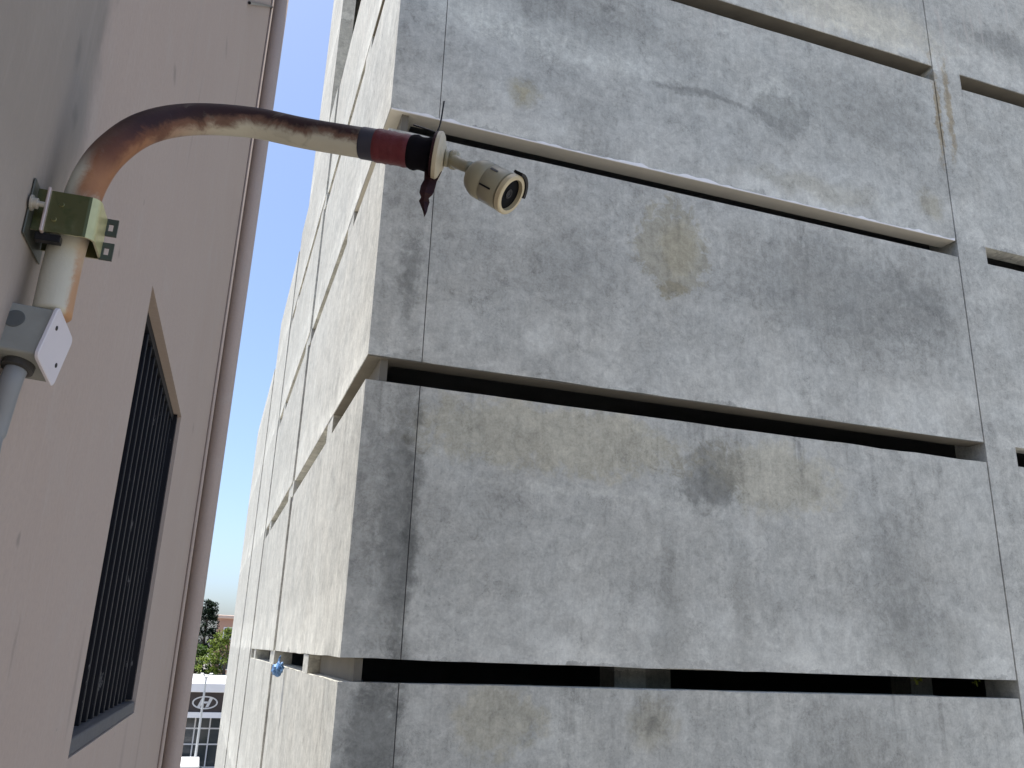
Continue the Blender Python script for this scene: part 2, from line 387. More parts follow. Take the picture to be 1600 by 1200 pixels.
# upper and lower floors inside, dark behind the slots
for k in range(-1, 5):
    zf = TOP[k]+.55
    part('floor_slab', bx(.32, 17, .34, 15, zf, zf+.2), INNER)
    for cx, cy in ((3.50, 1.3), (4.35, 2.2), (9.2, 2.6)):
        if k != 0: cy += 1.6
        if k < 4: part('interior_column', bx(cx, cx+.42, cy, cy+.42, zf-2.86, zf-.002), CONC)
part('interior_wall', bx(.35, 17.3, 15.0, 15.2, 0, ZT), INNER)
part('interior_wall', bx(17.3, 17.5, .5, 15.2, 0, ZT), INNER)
part('roof_slab', bx(.003, 17.79, .31, 13.89, ZT-.2, ZT+.02), CONC)
part('roof_slab', bx(.31, 8, 15.43, 21.8, TOP[3]+1.9, TOP[3]+2.1), CONC)
part('roof_slab', bx(.31, 8, 21.85, 32, TOP[3]+.1, TOP[3]+.3), CONC)
part('end_wall', bx(.31, 8, 31.7, 31.95, 0, TOP[3]+.2), CONC)
part('end_wall', bx(.31, 8, 21.5, 21.75, 0, TOP[3]+2.0), CONC)
part('end_wall', bx(.31, 8, 15.2, 15.38, 0, TOP[3]+2.6), CONC)
for k in (1, 3):
    zs = TOP[k]
    part('soffit_strip', prism([(.006, .006), (8.41, .006), (8.41, .258), (.298, .258), (.298, 2.6), (.006, 2.6)], zs-.016, zs-.009, .4), SHADE_CONC)
part('soffit_strip', prism(rect(8.99, 17.1, .008, .258), TOP[3]-.016, TOP[3]-.009, .4), SHADE_CONC)
# pale trowelled underside and ragged white lip of the second-storey panel
zs = TOP[2]
part('soffit_strip', prism([(.006, .006), (8.41, .006), (8.41, .258), (.298, .258), (.298, 2.6), (.006, 2.6)], zs-.016, zs-.009, .4), CREAM)
lip = bmesh.new(); rnd = random.Random(3); n = 190; prev = None
for i in range(n+1):
    xx = .01+8.39*i/n; q = mnoise.noise((xx*1.1, 3, 0))+.6*mnoise.noise((xx*6, 8, 0))
    hgt = .008+.085*max(0, q)
    a = lip.verts.new((xx, -.006, zs-.020)); b = lip.verts.new((xx, -.006, zs-.012+hgt)); c = lip.verts.new((xx, .004, zs-.010+hgt)); d = lip.verts.new((xx, .010, zs-.020))
    if prev:
        for j in range(4): lip.faces.new((prev[j], prev[(j+1) % 4], (a, b, c, d)[(j+1) % 4], (a, b, c, d)[j]))
    prev = (a, b, c, d)
part('plaster_lip', lip, WHITE_PLASTER)

# ------------------------------------------------------------------ pink building (local x: out of the wall, y: along it)
psi = 0.0295768
d_ = Vector((math.sin(psi), math.cos(psi), 0)); n_ = Vector((math.cos(psi), -math.sin(psi), 0))
pb_loc = n_*-0.4
pb = empty('pink_building', pb_loc, 'pale pink plastered building at left with a tall barred window', 'building', -psi)
def W(off, along, z): return pb_loc + n_*off + d_*along + Vector((0, 0, z+H))     # wall frame -> world
wy0, wy1, wz0, wz1 = 2.86, 4.66, H-.325, H+1.138
def grid_wall(ys, zs, hole, x0, x1):
    bm = bmesh.new(); V = {}
    def v(x, i, j):
        key = (x, i, j)
        if key not in V: V[key] = bm.verts.new((x, ys[i], zs[j]))
        return V[key]
    ny, nz = len(ys)-1, len(zs)-1
    inside = lambda i, j: 0 <= i < ny and 0 <= j < nz and (i, j) not in hole
    for i in range(ny):
        for j in range(nz):
            if (i, j) in hole: continue
            for x in (x0, x1): bm.faces.new((v(x, i, j), v(x, i+1, j), v(x, i+1, j+1), v(x, i, j+1)))
            for di, dj, a, b in ((-1, 0, (i, j), (i, j+1)), (1, 0, (i+1, j), (i+1, j+1)), (0, -1, (i, j), (i+1, j)), (0, 1, (i, j+1), (i+1, j+1))):
                if not inside(i+di, j+dj): bm.faces.new((v(x0, *a), v(x0, *b), v(x1, *b), v(x1, *a)))
    return bm
PT = H+7.6
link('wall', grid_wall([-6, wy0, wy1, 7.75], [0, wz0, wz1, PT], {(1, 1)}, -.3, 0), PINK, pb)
link('end_wall', bx(-9, -.302, 7.45, 7.745, 0, PT-.01), PINK, pb)
link('back_wall', bx(-9, -.302, -6, -5.7, 0, PT-.01), PINK, pb)
link('roof_slab', bx(-9.1, .05, -6.1, 7.80, PT, PT+.2), PINK, pb)
# window: recessed black grille
gr = bmesh.new(); X0, X1 = -.075, -.035
box(gr, X0, X1, wy0+.002, wy0+.04, wz0+.06, wz1-.002); box(gr, X0, -.018, wy1-.045, wy1-.002, wz0+.06, wz1-.002)
box(gr, X0, X1, wy0+.041, wy1-.041, wz1-.04, wz1-.002)
gw = link('window_grille', gr, BARS, pb)
nb = 12; bar_me = None
for i in range(nb):
    yy = wy0+.04+(wy1-wy0-.08)*(i+.5)/nb
    if bar_me is None:
        bm = bx(-.014, .014, -.011, .011, wz0+.055, wz1-.035); bevel(bm, .003, 1)
        b = link('bar', bm, BARS, gw); bar_me = b.data
    else:
        b = bpy.data.objects.new('bar', bar_me); COL.objects.link(b); b.parent = gw
    b.location = (-.052, yy, 0)
link('window_sill', bevel(bx(-.10, -.004, wy0+.002, wy1-.002, wz0+.001, wz0+.05), .006, 2), SILL, pb)
lv = bmesh.new()
for i in range(14):
    z0 = wz0+.06+(wz1-wz0-.06)*i/14
    box(lv, -.17, -.15, wy0+.003, wy1-.003, z0+.004, z0+(wz1-wz0-.06)/14)
link('window_louvre', lv, VOID, pb)
link('window_backing', bx(-.24, -.20, wy0+.003, wy1-.003, wz0+.003, wz1-.003), VOID, pb)
# painted-over downpipe at the far corner
dp = bmesh.new(); lathe(dp, (.085, 7.3, 0), (0, 0, 1), [(0, .066), (3, .066), (6.0, .066), (9, .066), (PT-.1, .066)], 24)
dpo = link('downpipe', dp, PINK, pb, smooth=True)
for zc in (H-4.2, H-1.9, H+4.6):
    c_ = bmesh.new(); lathe(c_, (.085, 7.3, zc), (0, 0, 1), [(0, .071), (.05, .071)], 24); link('pipe_collar', c_, PINK, dpo)
cd = bmesh.new(); tube(cd, [(.012, 7.12, 0), (.012, 7.12, PT-.3)], .011, 8); link('wall_conduit', cd, PINK, pb, smooth=True)
# thin cable pinned high on the wall
wr = bmesh.new(); tube(wr, spline([W(.012, 4.66, 3.83), W(.012, 5.4, 4.445), W(.012, 6.4, 5.275), W(.014, 7.18, 5.915)], 6), .010, 6)
tag(link('wall_cable', wr, BLACK), 'thin dark cable slanting up the pink wall to the downpipe near the top edge', 'cable')

# ------------------------------------------------------------------ gooseneck pipe carrying the camera
path = [(-.3045, 1.474, .505), (-.3065, 1.482, .565), (-.307, 1.489, .619), (-.303, 1.491, .692), (-.294, 1.492, .769), (-.272, 1.500, .838), (-.228, 1.524, .913), (-.155, 1.548, .968), (-.045, 1.545, .988), (.063, 1.515, .971), (.19, 1.464, .946), (.305, 1.418, .921)]
pp = spline(path, 8); PR = .030
ppw = [p+Vector((0, 0, H)) for p in pp]
root = empty('camera_pole', ppw[0], 'rusty white gooseneck pipe curving out from the pink wall to carry the camera', 'pipe')
def loc(bm, o=None):
    bmesh.ops.translate(bm, verts=bm.verts, vec=-root.location); return bm
L = [0]
for a, b in zip(ppw, ppw[1:]): L.append(L[-1]+(b-a).length)
TL = L[-1]
def at_len(t):
    s = t*TL
    for i in range(len(L)-1):
        if L[i+1] >= s: return ppw[i].lerp(ppw[i+1], (s-L[i])/(L[i+1]-L[i]))
    return ppw[-1]
bm = bmesh.new(); N = 32; rings = []
la = bm.verts.layers.float.new('along'); ls = bm.verts.layers.float.new('side')
for i, p in enumerate(ppw):
    t = (ppw[min(i+1, len(ppw)-1)]-ppw[max(i-1, 0)]).normalized()
    out = Vector((-.55, 0, .84)); out = (out - t*out.dot(t)).normalized(); bi = t.cross(out)
    ring = []
    for k in range(N):
        a = 2*math.pi*k/N; v = bm.verts.new(p+(out*math.cos(a)+bi*math.sin(a))*PR - root.location)
        v[la] = L[i]/TL; v[ls] = math.cos(a); ring.append(v)
    rings.append(ring)
for A, B in zip(rings, rings[1:]):
    for i in range(N): bm.faces.new((A[i], A[(i+1) % N], B[(i+1) % N], B[i]))
bm.faces.new(rings[0][::-1]); bm.faces.new(rings[-1])
link('pipe', bm, RUST, root, smooth=True)
def wrap(name, t0, t1, R, mat, lumps=0.0, n=14):
    bm = bmesh.new(); pts = [at_len(t0+(t1-t0)*i/n) for i in range(n+1)]
    rad = [R+lumps*random.uniform(-.5, 1) for _ in pts]; rad[0] = PR+.0008; rad[-1] = PR+.0012
    tube(bm, pts, rad, 28, False)
    return link(name, loc(bm), mat, root, smooth=True)
wrap('grey_tape_band', .851, .880, PR+.0015, GREY_TAPE)
wrap('red_tape_band', .877, .950, PR+.0022, RED_TAPE, .0012)
wrap('black_tape_band', .946, .995, PR+.0035, BLACK_TAPE, .004, 7)
# torn flap of tape hanging under the pipe end
E_ = Vector((.290, 1.421, .925+H)); flap = bmesh.new(); prof = [(0, .017), (.02, .0155), (.045, .014), (.062, .0135), (.078, .012), (.085, .0085), (.092, .0098), (.104, .0065), (.116, .0045), (.126, .0008)]
pv = None
for i, (dz, hw) in enumerate(prof):
    c = E_+Vector((.012-.11*dz + .003*math.sin(dz*60), .004*math.sin(i*1.3), -.012-dz))
    hw2 = hw*(1+.12*math.sin(i*2.2))
    row = [flap.verts.new(c+Vector((s*hw2, q, 0))-root.location) for s, q in ((-1, 0), (-.2, -.004), (1, -.0015), (.2, .004))]
    if pv:
        for j in range(4): flap.faces.new((pv[j], pv[(j+1) % 4], row[(j+1) % 4], row[j]))
    pv = row
link('torn_tape', flap, BROWN_TAPE, root)
# black tie tails at the pipe end
for pts in ([(.292, 1.40, .948), (.303, 1.395, .975), (.309, 1.398, 1.035)], [(.30, 1.392, .955), (.283, 1.39, .957), (.252, 1.398, .966)]):
    t_ = bmesh.new(); tube(t_, [Vector(p)+Vector((0, 0, H)) for p in spline(pts, 5)], .0016, 6); link('cable_tie', loc(t_), BLACK, root)

# ------------------------------------------------------------------ security camera
ax = (rr*.755 - uu*.50 - f*.425).normalized()
Fc = Vector((.428, 1.312, .806+H))                         # centre of the front face
sroot = empty('security_camera', (.318, 1.412, .917+H), 'cream bullet security camera on the end of the rusty pipe', 'camera')
def sl(bm): bmesh.ops.translate(bm, verts=bm.verts, vec=-sroot.location); return bm
pd = Vector((.951, -.273, -.143)).normalized()
bm = bmesh.new(); lathe(bm, ppw[-1]-pd*.002, pd, [(0, .047), (.002, .049), (.009, .049), (.013, .043), (.016, .030), (.019, .023)], 32); link('mount_base', sl(bm), CAMWHITE, sroot, smooth=False)
bm = bmesh.new(); lathe(bm, ppw[-1]-pd*.006, pd, [(0, .048), (.0055, .048)], 32); link('gasket', sl(bm), BROWN_TAPE, sroot)
rear = Fc - ax*.100
ballp = rear - ax*.004 + uu*.010
bm = bmesh.new(); a0 = ppw[-1]+pd*.016; tube(bm, spline([a0, a0+pd*.015, a0.lerp(ballp, .62), ballp], 6), [.0165]*6+[.0125]*6+[.0115]*6+[.012], 18); link('bracket_arm', sl(bm), CAMBODY, sroot, smooth=True)
bm = bmesh.new(); lathe(bm, a0+pd*.012, pd, [(0, .017), (.004, .019), (.012, .019), (.016, .015)], 24); link('swivel_ring', sl(bm), CAMBODY, sroot)
BR = .037
bm = bmesh.new(); lathe(bm, rear, ax, [(-.004, .010), (0, .020), (.007, .029), (.016, .034), (.024, BR), (.0455, BR), (.0462, BR-.0012), (.0475, BR-.0012), (.0482, BR), (.085, BR), (.0865, BR-.001)], 48)
bd = link('body', sl(bm), CAMBODY, sroot, smooth=True)
bm = bmesh.new(); lathe(bm, Fc-ax*.010, ax, [(0, BR-.002), (.001, BR+.0012), (.010, BR+.001), (.0115, BR-.0015), (.0115, BR-.0072), (.0, BR-.0075)], 48, True, False); link('front_rim', sl(bm), CAMRIM, sroot)
bm = bmesh.new(); lathe(bm, Fc-ax*.0075, ax, [(0, .0295), (.001, .029)], 40); link('lens_window', sl(bm), LENSG, sroot)
bm = bmesh.new(); lathe(bm, Fc-ax*.0064, ax, [(0, .009), (.0015, .009), (.0015, .006), (.0004, .005)], 24); link('lens', sl(bm), BLACK, sroot)
# sun shield hugging the upper right of the front
_, s1, t1 = frame_from(ax)
bm = bmesh.new(); rows = []
rdir = (rr - ax*rr.dot(ax)).normalized(); udir = ax.cross(rdir); udir = udir if udir.dot(uu) > 0 else -udir
for i in range(19):
    a = math.radians(-38+ (50+38)*i/18); dv = rdir*math.cos(a)+udir*math.sin(a)
    rows.append([bm.verts.new(Fc+ax*q+dv*R_) for q, R_ in ((-.016, BR+.0016), (.003, BR+.0018), (.0035, BR+.0075), (-.016, BR+.0070))])
for A, B in zip(rows, rows[1:]):
    for j in range(4): bm.faces.new((A[j], A[(j+1) % 4], B[(j+1) % 4], B[j]))
bm.faces.new(rows[0]); bm.faces.new(rows[-1][::-1])
link('sun_shield', sl(bm), BLACK, sroot)
def bodymark(name, deg, q0, q1, wdt, mat):
    bm = bmesh.new(); ps = []
    for q in (q0, q1):
        for dd in (-wdt, wdt):
            a = math.radians(deg)+dd; dv = rdir*math.cos(a)+udir*math.sin(a)
            for e in (.0002, .0011): ps.append(bm.verts.new(rear+ax*q+dv*(BR+e)))
    for q in ((0, 1, 3, 2), (4, 6, 7, 5), (0, 4, 5, 1), (2, 3, 7, 6), (1, 5, 7, 3), (0, 2, 6, 4)): bm.faces.new([ps[i] for i in q])
    link(name, sl(bm), mat, sroot)
bodymark('badge', 148, .050, .076, .045, BLACK)
bodymark('screw_slot', 92, .052, .068, .06, MORTAR)

# ------------------------------------------------------------------ zinc pipe clamp on the wall
cl = empty('pipe_clamp', W(0, 1.47, .60), 'yellow zinc bracket clamping the rusty pipe to the pink wall', 'bracket', -psi)
def C(name, bm, mat): return link(name, bm, mat, cl)
zc0, zc1 = .032, .106
C('wall_plate', bevel(bx(.001, .004, -.075, .05, .012, .112), .001, 1), simple('dull_zinc', (.10, .10, .08), .45, .3, 20, .6))
# strap bent round the pipe: front leg, rounded corner, outer face, return
ol = [(.005, -.047), (.082, -.047)] + [(.082+.014*math.sin(a), -.033-.014*math.cos(a)) for a in (.25, .55, .9, 1.2, 1.5)] + [(.096, .030)]
th = .0035; strap = bmesh.new(); rows = []
for i, (px, py) in enumerate(ol):
    a = Vector(ol[max(i-1, 0)]); b = Vector(ol[min(i+1, len(ol)-1)]); t = (b-a).normalized(); nn = Vector((t.y, -t.x))
    rows.append([strap.verts.new((px+nn.x*o_, py+nn.y*o_, zz)) for o_, zz in ((0, zc0), (0, zc1), (th, zc1), (th, zc0))])
for A, B in zip(rows, rows[1:]):
    for j in range(4): strap.faces.new((A[j], A[(j+1) % 4], B[(j+1) % 4], B[j]))
strap.faces.new(rows[0][::-1]); strap.faces.new(rows[-1])
so2 = C('strap', strap, ZINC); so2.data.materials.append(ZINC_LIT)
for p_ in so2.data.polygons:
    if p_.normal.x > .2 and p_.center.y < .031: p_.material_index = 1
C('strap_lip', bevel(bx(.020, .0245, -.060, -.0475, zc0-.004, zc1+.002), .001, 1), simple('bright_zinc', (.62, .50, .45), .35, .15, 30, .5))
for zz in (zc0-.002, zc1-.030):
    fb = bmesh.new()
    box(fb, .097, .118, .026, .031, zz, zz+.009); box(fb, .097, .118, .026, .031, zz+.023, zz+.032)
    box(fb, .097, .103, .0262, .0308, zz+.009, zz+.023); box(fb, .111, .118, .0262, .0308, zz+.009, zz+.023)
    C('slotted_tab', fb, simple('dark_zinc', (.06, .07, .055), .45, .3, 20, .5))
C('rear_leg', bx(.005, .0965, .0315, .035, zc0, zc1), ZINC)
for zz, yy in ((.068, -.072),):
    bt = bmesh.new(); lathe(bt, (.004, yy, zz), (1, 0, 0), [(0, .013), (.003, .013), (.0035, .009), (.010, .009), (.0105, .0045), (.02, .0045)], 6 if False else 18)
    C('bolt', bt, simple('bolt_steel', (.42, .39, .33), .4, .25, 40, .5))
for xx in (.030, .037):
    bt = bmesh.new(); lathe(bt, (xx+.006, -.0506, .055 if xx < .035 else .083), (0, -1, 0), [(0, .0042), (.003, .0036)], 12); C('rivet', bt, ZINC)
C('keeper', bevel(bx(.012, .050, -.046, -.030, zc0-.014, zc0-.001), .001, 1), BLACK)

# ------------------------------------------------------------------ conduit box with white cover, grey conduit below
ez = Vector((.128, .214, .968)).normalized(); ey = Vector((.122, .966, -.228)); ey = (ey-ez*ey.dot(ez)).normalized(); ex = ey.cross(ez)
jb = empty('junction_box', (0, 0, 0), 'square grey conduit box with a white cover plate at the foot of the rusty pipe', 'junction box')
jm = Matrix((ex, ey, ez)).transposed().to_4x4(); jm.translation = Vector((-.2927, 1.4341, .5088+H)) - ez*.097
jb.matrix_world = jm
def J(name, bm, mat, smooth=False): return link(name, bm, mat, jb, smooth=smooth)
J('body', bevel(bx(-.085, -.001, .005, .095, .005, .092), .004, 3), GREYBOX)
cv = bmesh.new(); rp = []
for cy_, cz_, a0_ in ((.089, .086, 0), (.011, .086, 90), (.011, .011, 180), (.089, .011, 270)):
    for q in range(6):
        a = math.radians(a0_+90*q/5); rp.append((cy_+.011*math.cos(a), cz_+.011*math.sin(a)))
lo = [cv.verts.new((0, *q)) for q in rp]; hi = [cv.verts.new((.0045, *q)) for q in rp]; h2 = [cv.verts.new((.0055, .05+(q[0]-.05)*.97, .0485+(q[1]-.0485)*.97)) for q in rp]
for A, B in ((lo, hi), (hi, h2)):
    for q in range(24): cv.faces.new((A[q], A[(q+1) % 24], B[(q+1) % 24], B[q]))
cv.faces.new(lo[::-1]); cv.faces.new(h2); J('cover_plate', cv, COVER)
for yy, zz in ((.022, .068), (.076, .030)):
    s2 = bmesh.new(); lathe(s2, (.0053, yy, zz), (1, 0, 0), [(0, .0042), (.0012, .0038)], 14); J('screw', s2, BLACK)
kn = bmesh.new(); lathe(kn, (-.052, .0055, .062), (0, -1, 0), [(0, .0155), (.0015, .0155), (.0018, .0145)], 28); J('knockout', kn, simple('knockout_grey', (.085, .09, .085), .6, .2, 30))
hb = bmesh.new(); lathe(hb, (-.034, .045, .006), (0, 0, -1), [(0, .024), (.012, .024), (.014, .019)], 24); J('hub', hb, simple('hub_dark', (.035, .032, .028), .6, .3, 20))
ct = bmesh.new(); tube(ct, spline([jm @ Vector((-.034, .045, .004)), jm @ Vector((-.034, .045, -.03)), Vector((-.346, 1.470, .305+H)), Vector((-.349, 1.468, .242+H)), W(.02, 1.46, -.2), W(.02, 1.45, -1.2)], 8), .0165, 18)
tag(link('grey_conduit', ct, CONDUIT, smooth=True), 'grey plastic conduit running down from the junction box at the left edge', 'conduit')

# ------------------------------------------------------------------ small things on the grey building
BLUE = simple('blue_plastic', (.10, .22, .42), .5, .35, 30)
kb = bmesh.new(); bmesh.ops.create_icosphere(kb, subdivisions=3, radius=.085)
for v in kb.verts: v.co *= 1+.55*mnoise.noise(v.co*22)+.2*mnoise.noise(v.co*60); v.co.z *= 1.15
for a, ln in ((.4, .17), (1.7, .20), (2.9, .13), (4.2, .12)):
    dv = Vector((0, math.cos(a), math.sin(a))); s = Vector((0, -dv.z, dv.y))
    ps = [kb.verts.new(dv*q+s*wd+Vector((x_, 0, 0))) for q, wd, x_ in ((.05, -.03, 0), (ln*.7, -.035, -.02), (ln, -.012, .01), (ln*.9, .03, -.015), (.05, .03, .012))]
    ps2 = [kb.verts.new(v.co+Vector((.005, 0, 0))) for v in ps]
    kb.faces.new(ps); kb.faces.new(ps2[::-1])
    for i in range(5): kb.faces.new((ps[i], ps2[i], ps2[(i+1) % 5], ps[(i+1) % 5]))
ko = link('plastic_knot', kb, BLUE); ko.location = (1.155, 14.1, H-.33)
tag(ko, 'crumpled blue plastic tied at a slot opening on the sunlit side of the concrete building', 'plastic bag')

def leaf_mat(name, a, b):
    k = NT(name, .6); k.base(k.mix(k.noise(3, 4), a, b)); k.b.inputs['Subsurface Weight'].default_value = 0
    tr = k.n.new('ShaderNodeBsdfTranslucent'); tr.inputs[0].default_value = tuple(c*1.2 for c in b)+(1,)
    mx = k.n.new('ShaderNodeMixShader'); mx.inputs[0].default_value = .3
    k.l.new(k.b.outputs[0], mx.inputs[1]); k.l.new(tr.outputs[0], mx.inputs[2]); k.l.new(mx.outputs[0], k.n['Material Output'].inputs[0]); return k.m
LIME = leaf_mat('lime_leaf', (.22, .27, .03), (.38, .42, .06))
def leaves(bm, c, n, rad, size, rnd, flat=1.0):
    for _ in range(n):
        while True:
            q = Vector((rnd.uniform(-1, 1), rnd.uniform(-1, 1), rnd.uniform(-1, 1)))
            if q.length < 1: break
        p = Vector(c)+Vector((q.x*rad[0], q.y*rad[1], q.z*rad[2]))
        a = Vector((rnd.gauss(0, 1), rnd.gauss(0, 1), rnd.gauss(0, .6))).normalized(); _, s, t = frame_from(a)
        z = size*rnd.uniform(.6, 1.3)
        bm.faces.new([bm.verts.new(p+v) for v in (-a*z, s*z*.45, a*z, -s*z*.45)])
for i, (xx, wd) in enumerate(((8.48, .16), (9.46, .10))):
    lb = bmesh.new(); rnd = random.Random(i)
    leaves(lb, (0, 0, .01), 22, (wd*.6, .05, .04), .03, rnd)
    tube(lb, [(0, .05, .3), (0, .02, .1), (.02, 0, -.05)], .006, 5)
    lo = link('leafy_sprig', lb, LIME, recalc=False); lo.location = (xx, 8.93, H-.13)
    tag(lo, ('larger' if i == 0 else 'smaller')+' yellow green leafy sprig peeking from the lowest slot ' + ('left of its mate' if i == 0 else 'next to the pillar'), 'plant', 'sprigs in the lowest slot')

# ------------------------------------------------------------------ far street: car showroom, lamp, van, trees, house
SH = simple('white_roof_metal', (.80, .80, .80), .5, .06, 2)
FASC = simple('dark_brown_fascia', (.045, .034, .032), .5, .2, 2)
GLASS = simple('showroom_glass', (.05, .06, .065), .08, .3, .6)
FRAME = simple('white_frame', (.70, .70, .70), .5, .1, 3)
SILV = simple('silver_letter', (.62, .63, .64), .35, .08, 4, .2)
DY = 52.0
sh = empty('car_showroom', (.6, DY, 0), 'low car showroom with white roof edge and dark fascia bearing an oval H emblem', 'building')
def SHP(name, bm, mat, parent=None): return link(name, bm, mat, parent or sh)
SHP('body', bx(-13, 13, .6, 14, 0, H-2.55), simple('showroom_wall', (.45, .44, .43), .8, .1, 2))
SHP('roof', bevel(bx(-13.4, 13.4, -.7, 14.3, H-2.5, H-2.03), .03, 1), SH)
fa = SHP('fascia', bx(-13.2, 13.2, -.35, .55, H-3.52, H-2.502), FASC)
SHP('canopy_band', bx(-13.3, 13.3, -.55, .58, H-3.80, H-3.523), SH)
em = bmesh.new(); a_, b_ = .66, .335; N = 48; R = []
for i in range(N):
    t = 2*math.pi*i/N
    R.append([em.verts.new((-.03+q*math.cos(t)*a_, yy, H-3.04+q2*math.sin(t)*b_)) for q, q2, yy in ((1, 1, -.36), (1, 1, -.41), (.88, .80, -.41), (.88, .80, -.36))])
for i in range(N):
    A, B = R[i], R[(i+1) % N]
    for j in range(4): em.faces.new((A[j], A[(j+1) % 4], B[(j+1) % 4], B[j]))
SHP('emblem_ring', em, SILV, fa)
hm = bmesh.new()
def slab(pts):
    lo = [hm.verts.new((-.03+x_, -.36, H-3.04+z_)) for x_, z_ in pts]; hi = [hm.verts.new((-.03+x_, -.40, H-3.04+z_)) for x_, z_ in pts]; n = len(pts)
    hm.faces.new(lo); hm.faces.new(hi[::-1])
    for i in range(n): hm.faces.new((lo[i], lo[(i+1) % n], hi[(i+1) % n], hi[i]))
slab([(-.38, -.215), (-.22, -.255), (-.04, .255), (-.20, .215)]); slab([(.04, -.255), (.20, -.215), (.38, .215), (.22, .255)])
slab([(-.185, -.03), (-.165, .03), (-.10, .055), (.17, .06), (.15, -.005), (.06, -.05)])
SHP('emblem_letter', hm, SILV, fa)
gp = SHP('glass_front', bx(-12.8, 12.8, .45, .5, .2, H-3.81), GLASS)
for i in range(34):
    x_ = -12.8+25.6*i/33; SHP('mullion', bx(x_-.035, x_+.035, .36, .44, .2, H-3.82), FRAME, gp)
for z_ in (.2, 1.15, 2.3, 3.1): SHP('transom', bx(-12.8, 12.8, .38, .435, z_-.035, z_+.035), FRAME, gp)
for x_ in (-9, -4.5, .98, 5.5, 10): SHP('canopy_post', bx(x_-.09, x_+.09, -.45, -.27, 0, H-3.81), simple('post_grey', (.35, .35, .34), .6, .1, 3))

PALE = simple('pale_galvanised', (.55, .57, .57), .45, .12, 4, .3)
sl_ = empty('street_lamp', (.40, 45, 0), 'slim pale street lamp with two short raised arms before the showroom', 'street lamp')
lb = bmesh.new(); tube(lb, [(0, 0, 0), (0, 0, 3), (0, 0, H-1.5)], [.075, .06, .045], 10); link('pole', lb, PALE, sl_)
for s in (-1, 1):
    lb = bmesh.new(); tube(lb, spline([(0, 0, H-1.62), (s*.06, 0, H-1.50), (s*.15, 0, H-1.36)], 5), .028, 8); a_o = link('arm', lb, PALE, sl_)
    link('lamp_head', bevel(bx(s*.21-.08, s*.21+.08, -.05, .05, H-1.39, H-1.33), .02, 1), PALE, a_o)
van = empty('parked_van', (.12, 43.6, 0), 'white box van parked below the street lamp in front of the showroom', 'van')
VW = simple('van_white', (.78, .78, .77), .35, .04, 3); TY = simple('tyre_rubber', (.02, .02, .02), .8, .2, 10)
link('cargo_body', bevel(bx(-.42, 1.38-.92, -1.6, 1.6, .55, 2.48), .04, 2), VW, van)
link('cab', bevel(bx(-.40, .44, 1.62, 3.0, .5, 1.95), .12, 2), VW, van)
link('rear_window', bx(-.32, .36, -1.62, -1.601, 1.5, 2.1), GLASS, van)
link('rear_bumper', bevel(bx(-.42, .46, -1.75, -1.605, .42, .56), .02, 1), TY, van)
for s in (-.40, .28):
    link('tail_light', bx(s+.02, s+.12, -1.625, -1.603, .75, 1.15), simple('tail_red', (.35, .02, .02), .3, .1, 5), van)
    for yy in (-1.0, 2.2):
        tb = bmesh.new(); lathe(tb, (s, yy, .33), (1, 0, 0), [(0, .30), (.02, .33), (.14, .33), (.16, .30)], 20); wo_ = link('wheel', tb, TY, van)
        tb = bmesh.new(); lathe(tb, (s-.004, yy, .33), (1, 0, 0), [(0, .18), (.168, .18)], 16); link('rim', tb, PALE, wo_)

def car(name, loc, rz, paint, label):
    t = empty(name, loc, label, 'car', rz, 'cars parked before the showroom')
    def ext(prof, wd, mat, nm, par=t):
        bm = bmesh.new(); a = [bm.verts.new((-wd, y_, z_)) for y_, z_ in prof]; b = [bm.verts.new((wd, y_, z_)) for y_, z_ in prof]; n = len(prof)
        bm.faces.new(a); bm.faces.new(b[::-1])
        for i in range(n): bm.faces.new((a[i], a[(i+1) % n], b[(i+1) % n], b[i]))
        return link(nm, bevel(bm, .03, 1), mat, par)
    ext([(-2.1, .3), (2.1, .3), (2.12, .62), (1.9, .80), (1.0, .92), (-1.9, .95), (-2.12, .7)], .86, paint, 'body')
    cb = ext([(1.0, .90), (.35, 1.38), (-1.1, 1.42), (-1.85, .93)], .74, GLASS, 'cabin')
    ext([(.30, 1.385), (.2, 1.45), (-1.0, 1.48), (-1.12, 1.425)], .70, paint, 'roof', cb)
    for s in (-1, 1):
        link('headlight', bx(s*.62-.15, s*.62+.15, 2.08, 2.13, .58, .72), PALE, t); link('tail_light', bx(s*.66-.13, s*.66+.13, -2.14, -2.09, .68, .84), simple('car_tail_red', (.3, .02, .02), .3, .1, 5), t)
        for yy in (-1.3, 1.3):
            tb = bmesh.new(); lathe(tb, (s*.88, yy, .32), (-s, 0, 0), [(0, .29), (.02, .32), (.18, .32)], 20); wo_ = link('wheel', tb, TY, t)
            tb = bmesh.new(); lathe(tb, (s*.883, yy, .32), (-s, 0, 0), [(0, .17), (.02, .19)], 14); link('rim', tb, PALE, wo_)
car('parked_car', (-.45, 48.9, .13), 1.45, simple('silver_paint', (.50, .51, .52), .3, .05, 2, .4), 'silver car parked close to the showroom glass behind the lamp post')
car('parked_car', (3.4, 48.6, .13), 1.62, simple('dark_paint', (.03, .035, .05), .25, .05, 2), 'dark car parked at the showroom front, right of the silver one')

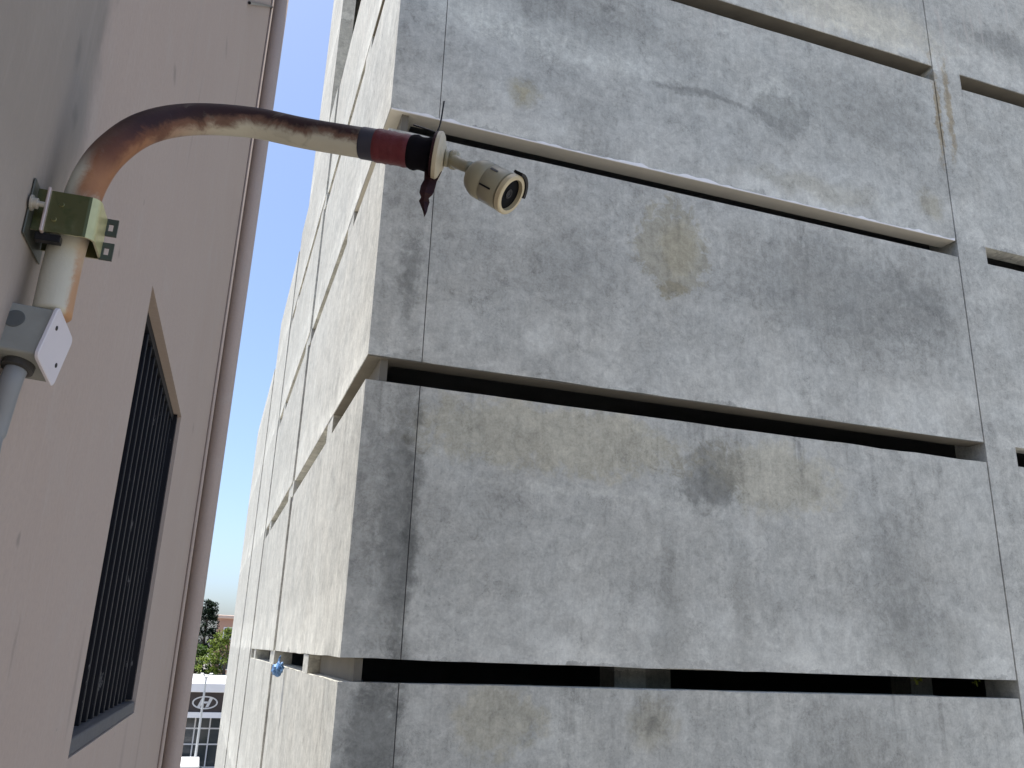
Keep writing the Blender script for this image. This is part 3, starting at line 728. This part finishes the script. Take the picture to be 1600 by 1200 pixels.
BARK = simple('bark', (.10, .075, .05), .9, .3, 6)
DKGREEN = leaf_mat('dark_needles', (.010, .022, .012), (.028, .05, .026))
MIDGREEN = leaf_mat('bright_leaf', (.075, .13, .015), (.17, .22, .03))
GREEN2 = leaf_mat('green_leaf', (.03, .07, .012), (.08, .14, .02))
def tree(name, xy, h, crown_lo, rad, mat, seed, label, conifer=False, size=.16, n=2600, group=None):
    rnd = random.Random(seed); t = empty(name, (xy[0], xy[1], 0), label, 'tree', group=group)
    tb = bmesh.new(); tube(tb, spline([(0, 0, 0), (.1, .05, h*.35), (-.05, 0, h*.65), (0, 0, h*.93)], 5), [.22*(1-i/17) + .02 for i in range(16)], 9)
    for i in range(9):
        zz = crown_lo+(h-crown_lo)*i/11; a = i*2.4; ln = rad*.75*(1-.6*i/9)
        tube(tb, [(0, 0, zz), (math.cos(a)*ln*.5, math.sin(a)*ln*.5, zz+.35*ln), (math.cos(a)*ln, math.sin(a)*ln, zz+.55*ln)], [.07, .045, .015], 6)
    link('trunk', tb, BARK, t)
    cb = bmesh.new(); clumps = 260
    for i in range(clumps):
        u = rnd.random()
        zz = crown_lo+(h-crown_lo)*u
        Rz = rad*((1-u)**.75+.06) if conifer else rad*math.sqrt(max(.06, 1-(2*u-1)**2))
        a = rnd.uniform(0, 6.283); q = Rz*math.sqrt(rnd.uniform(.15, 1.0))*rnd.uniform(.8, 1.12)
        cr = rad*rnd.uniform(.11, .22)
        leaves(cb, (math.cos(a)*q, math.sin(a)*q, zz), n//clumps, (cr, cr, cr*(.6 if conifer else .75)), size, rnd)
    link('crown', cb, mat, t, recalc=False)
    return t
tree('conifer_tree', (.15, 72), H+3.1, 2.0, 2.3, DKGREEN, 1, 'tall dark green conifer rising above the other trees behind the showroom', True, .13, 15000)
tree('leafy_tree', (1.75, 66), H+1.0, 2.4, 1.75, MIDGREEN, 2, 'bright yellow green tree in front of the dark conifer behind the showroom', False, .11, 11000)
tree('leafy_tree', (-.15, 67.5), H-.2, 2.2, 1.6, GREEN2, 3, 'lower mid green tree left of the yellow green one behind the showroom', False, .11, 9000)
for i, (x_, y_, hh, rd, mt, lb_) in enumerate(((-7, 70, 10.5, 3, DKGREEN, 'broad dark tree at far left behind the showroom, hidden by the pink wall'), (7.5, 71, 9.5, 3, GREEN2, 'round green tree at far right behind the showroom, hidden by the concrete wall'))):
    tree('leafy_tree', (x_, y_), hh, 2.5, rd, mt, 20+i, lb_, False, .2, 2600)
TERRA = simple('terracotta_wall', (.42, .25, .18), .85, .15, 1)
fb_ = empty('apartment_house', (6.5, 96, 0), 'distant terracotta apartment house peeking over the trees', 'building')
link('wall', bx(-5.2, 6, 0, 9, 0, H+2.55), TERRA, fb_)
link('roof', bevel(bx(-5.5, 6.3, -.3, 9.3, H+2.552, H+2.9), .05, 1), simple('roof_tan', (.55, .42, .34), .8, .1, 2), fb_)
for i in range(6):
    for z_ in (2.0, 5.0, 8.0):
        wf = link('window', bx(-4.6+i*1.8, -3.6+i*1.8, -.04, .02, z_, z_+1.2), FRAME, fb_)
        link('pane', bx(-4.5+i*1.8, -3.7+i*1.8, -.06, -.042, z_+.1, z_+1.1), GLASS, wf)
sb = bmesh.new(); rnd = random.Random(9); leaves(sb, (0, 0, .9), 900, (.55, .5, .9), .10, rnd)
for i in range(5): tube(sb, [(0, 0, 0), (.2*math.cos(i*1.3), .2*math.sin(i*1.3), .8), (.35*math.cos(i*1.3), .35*math.sin(i*1.3), 1.5)], .02, 5)
so_ = link('shrub', sb, MIDGREEN, recalc=False); so_.location = (1.05, 42.5, 0); tag(so_, 'yellow green shrub at the foot of the concrete wall beside the white van', 'shrub')
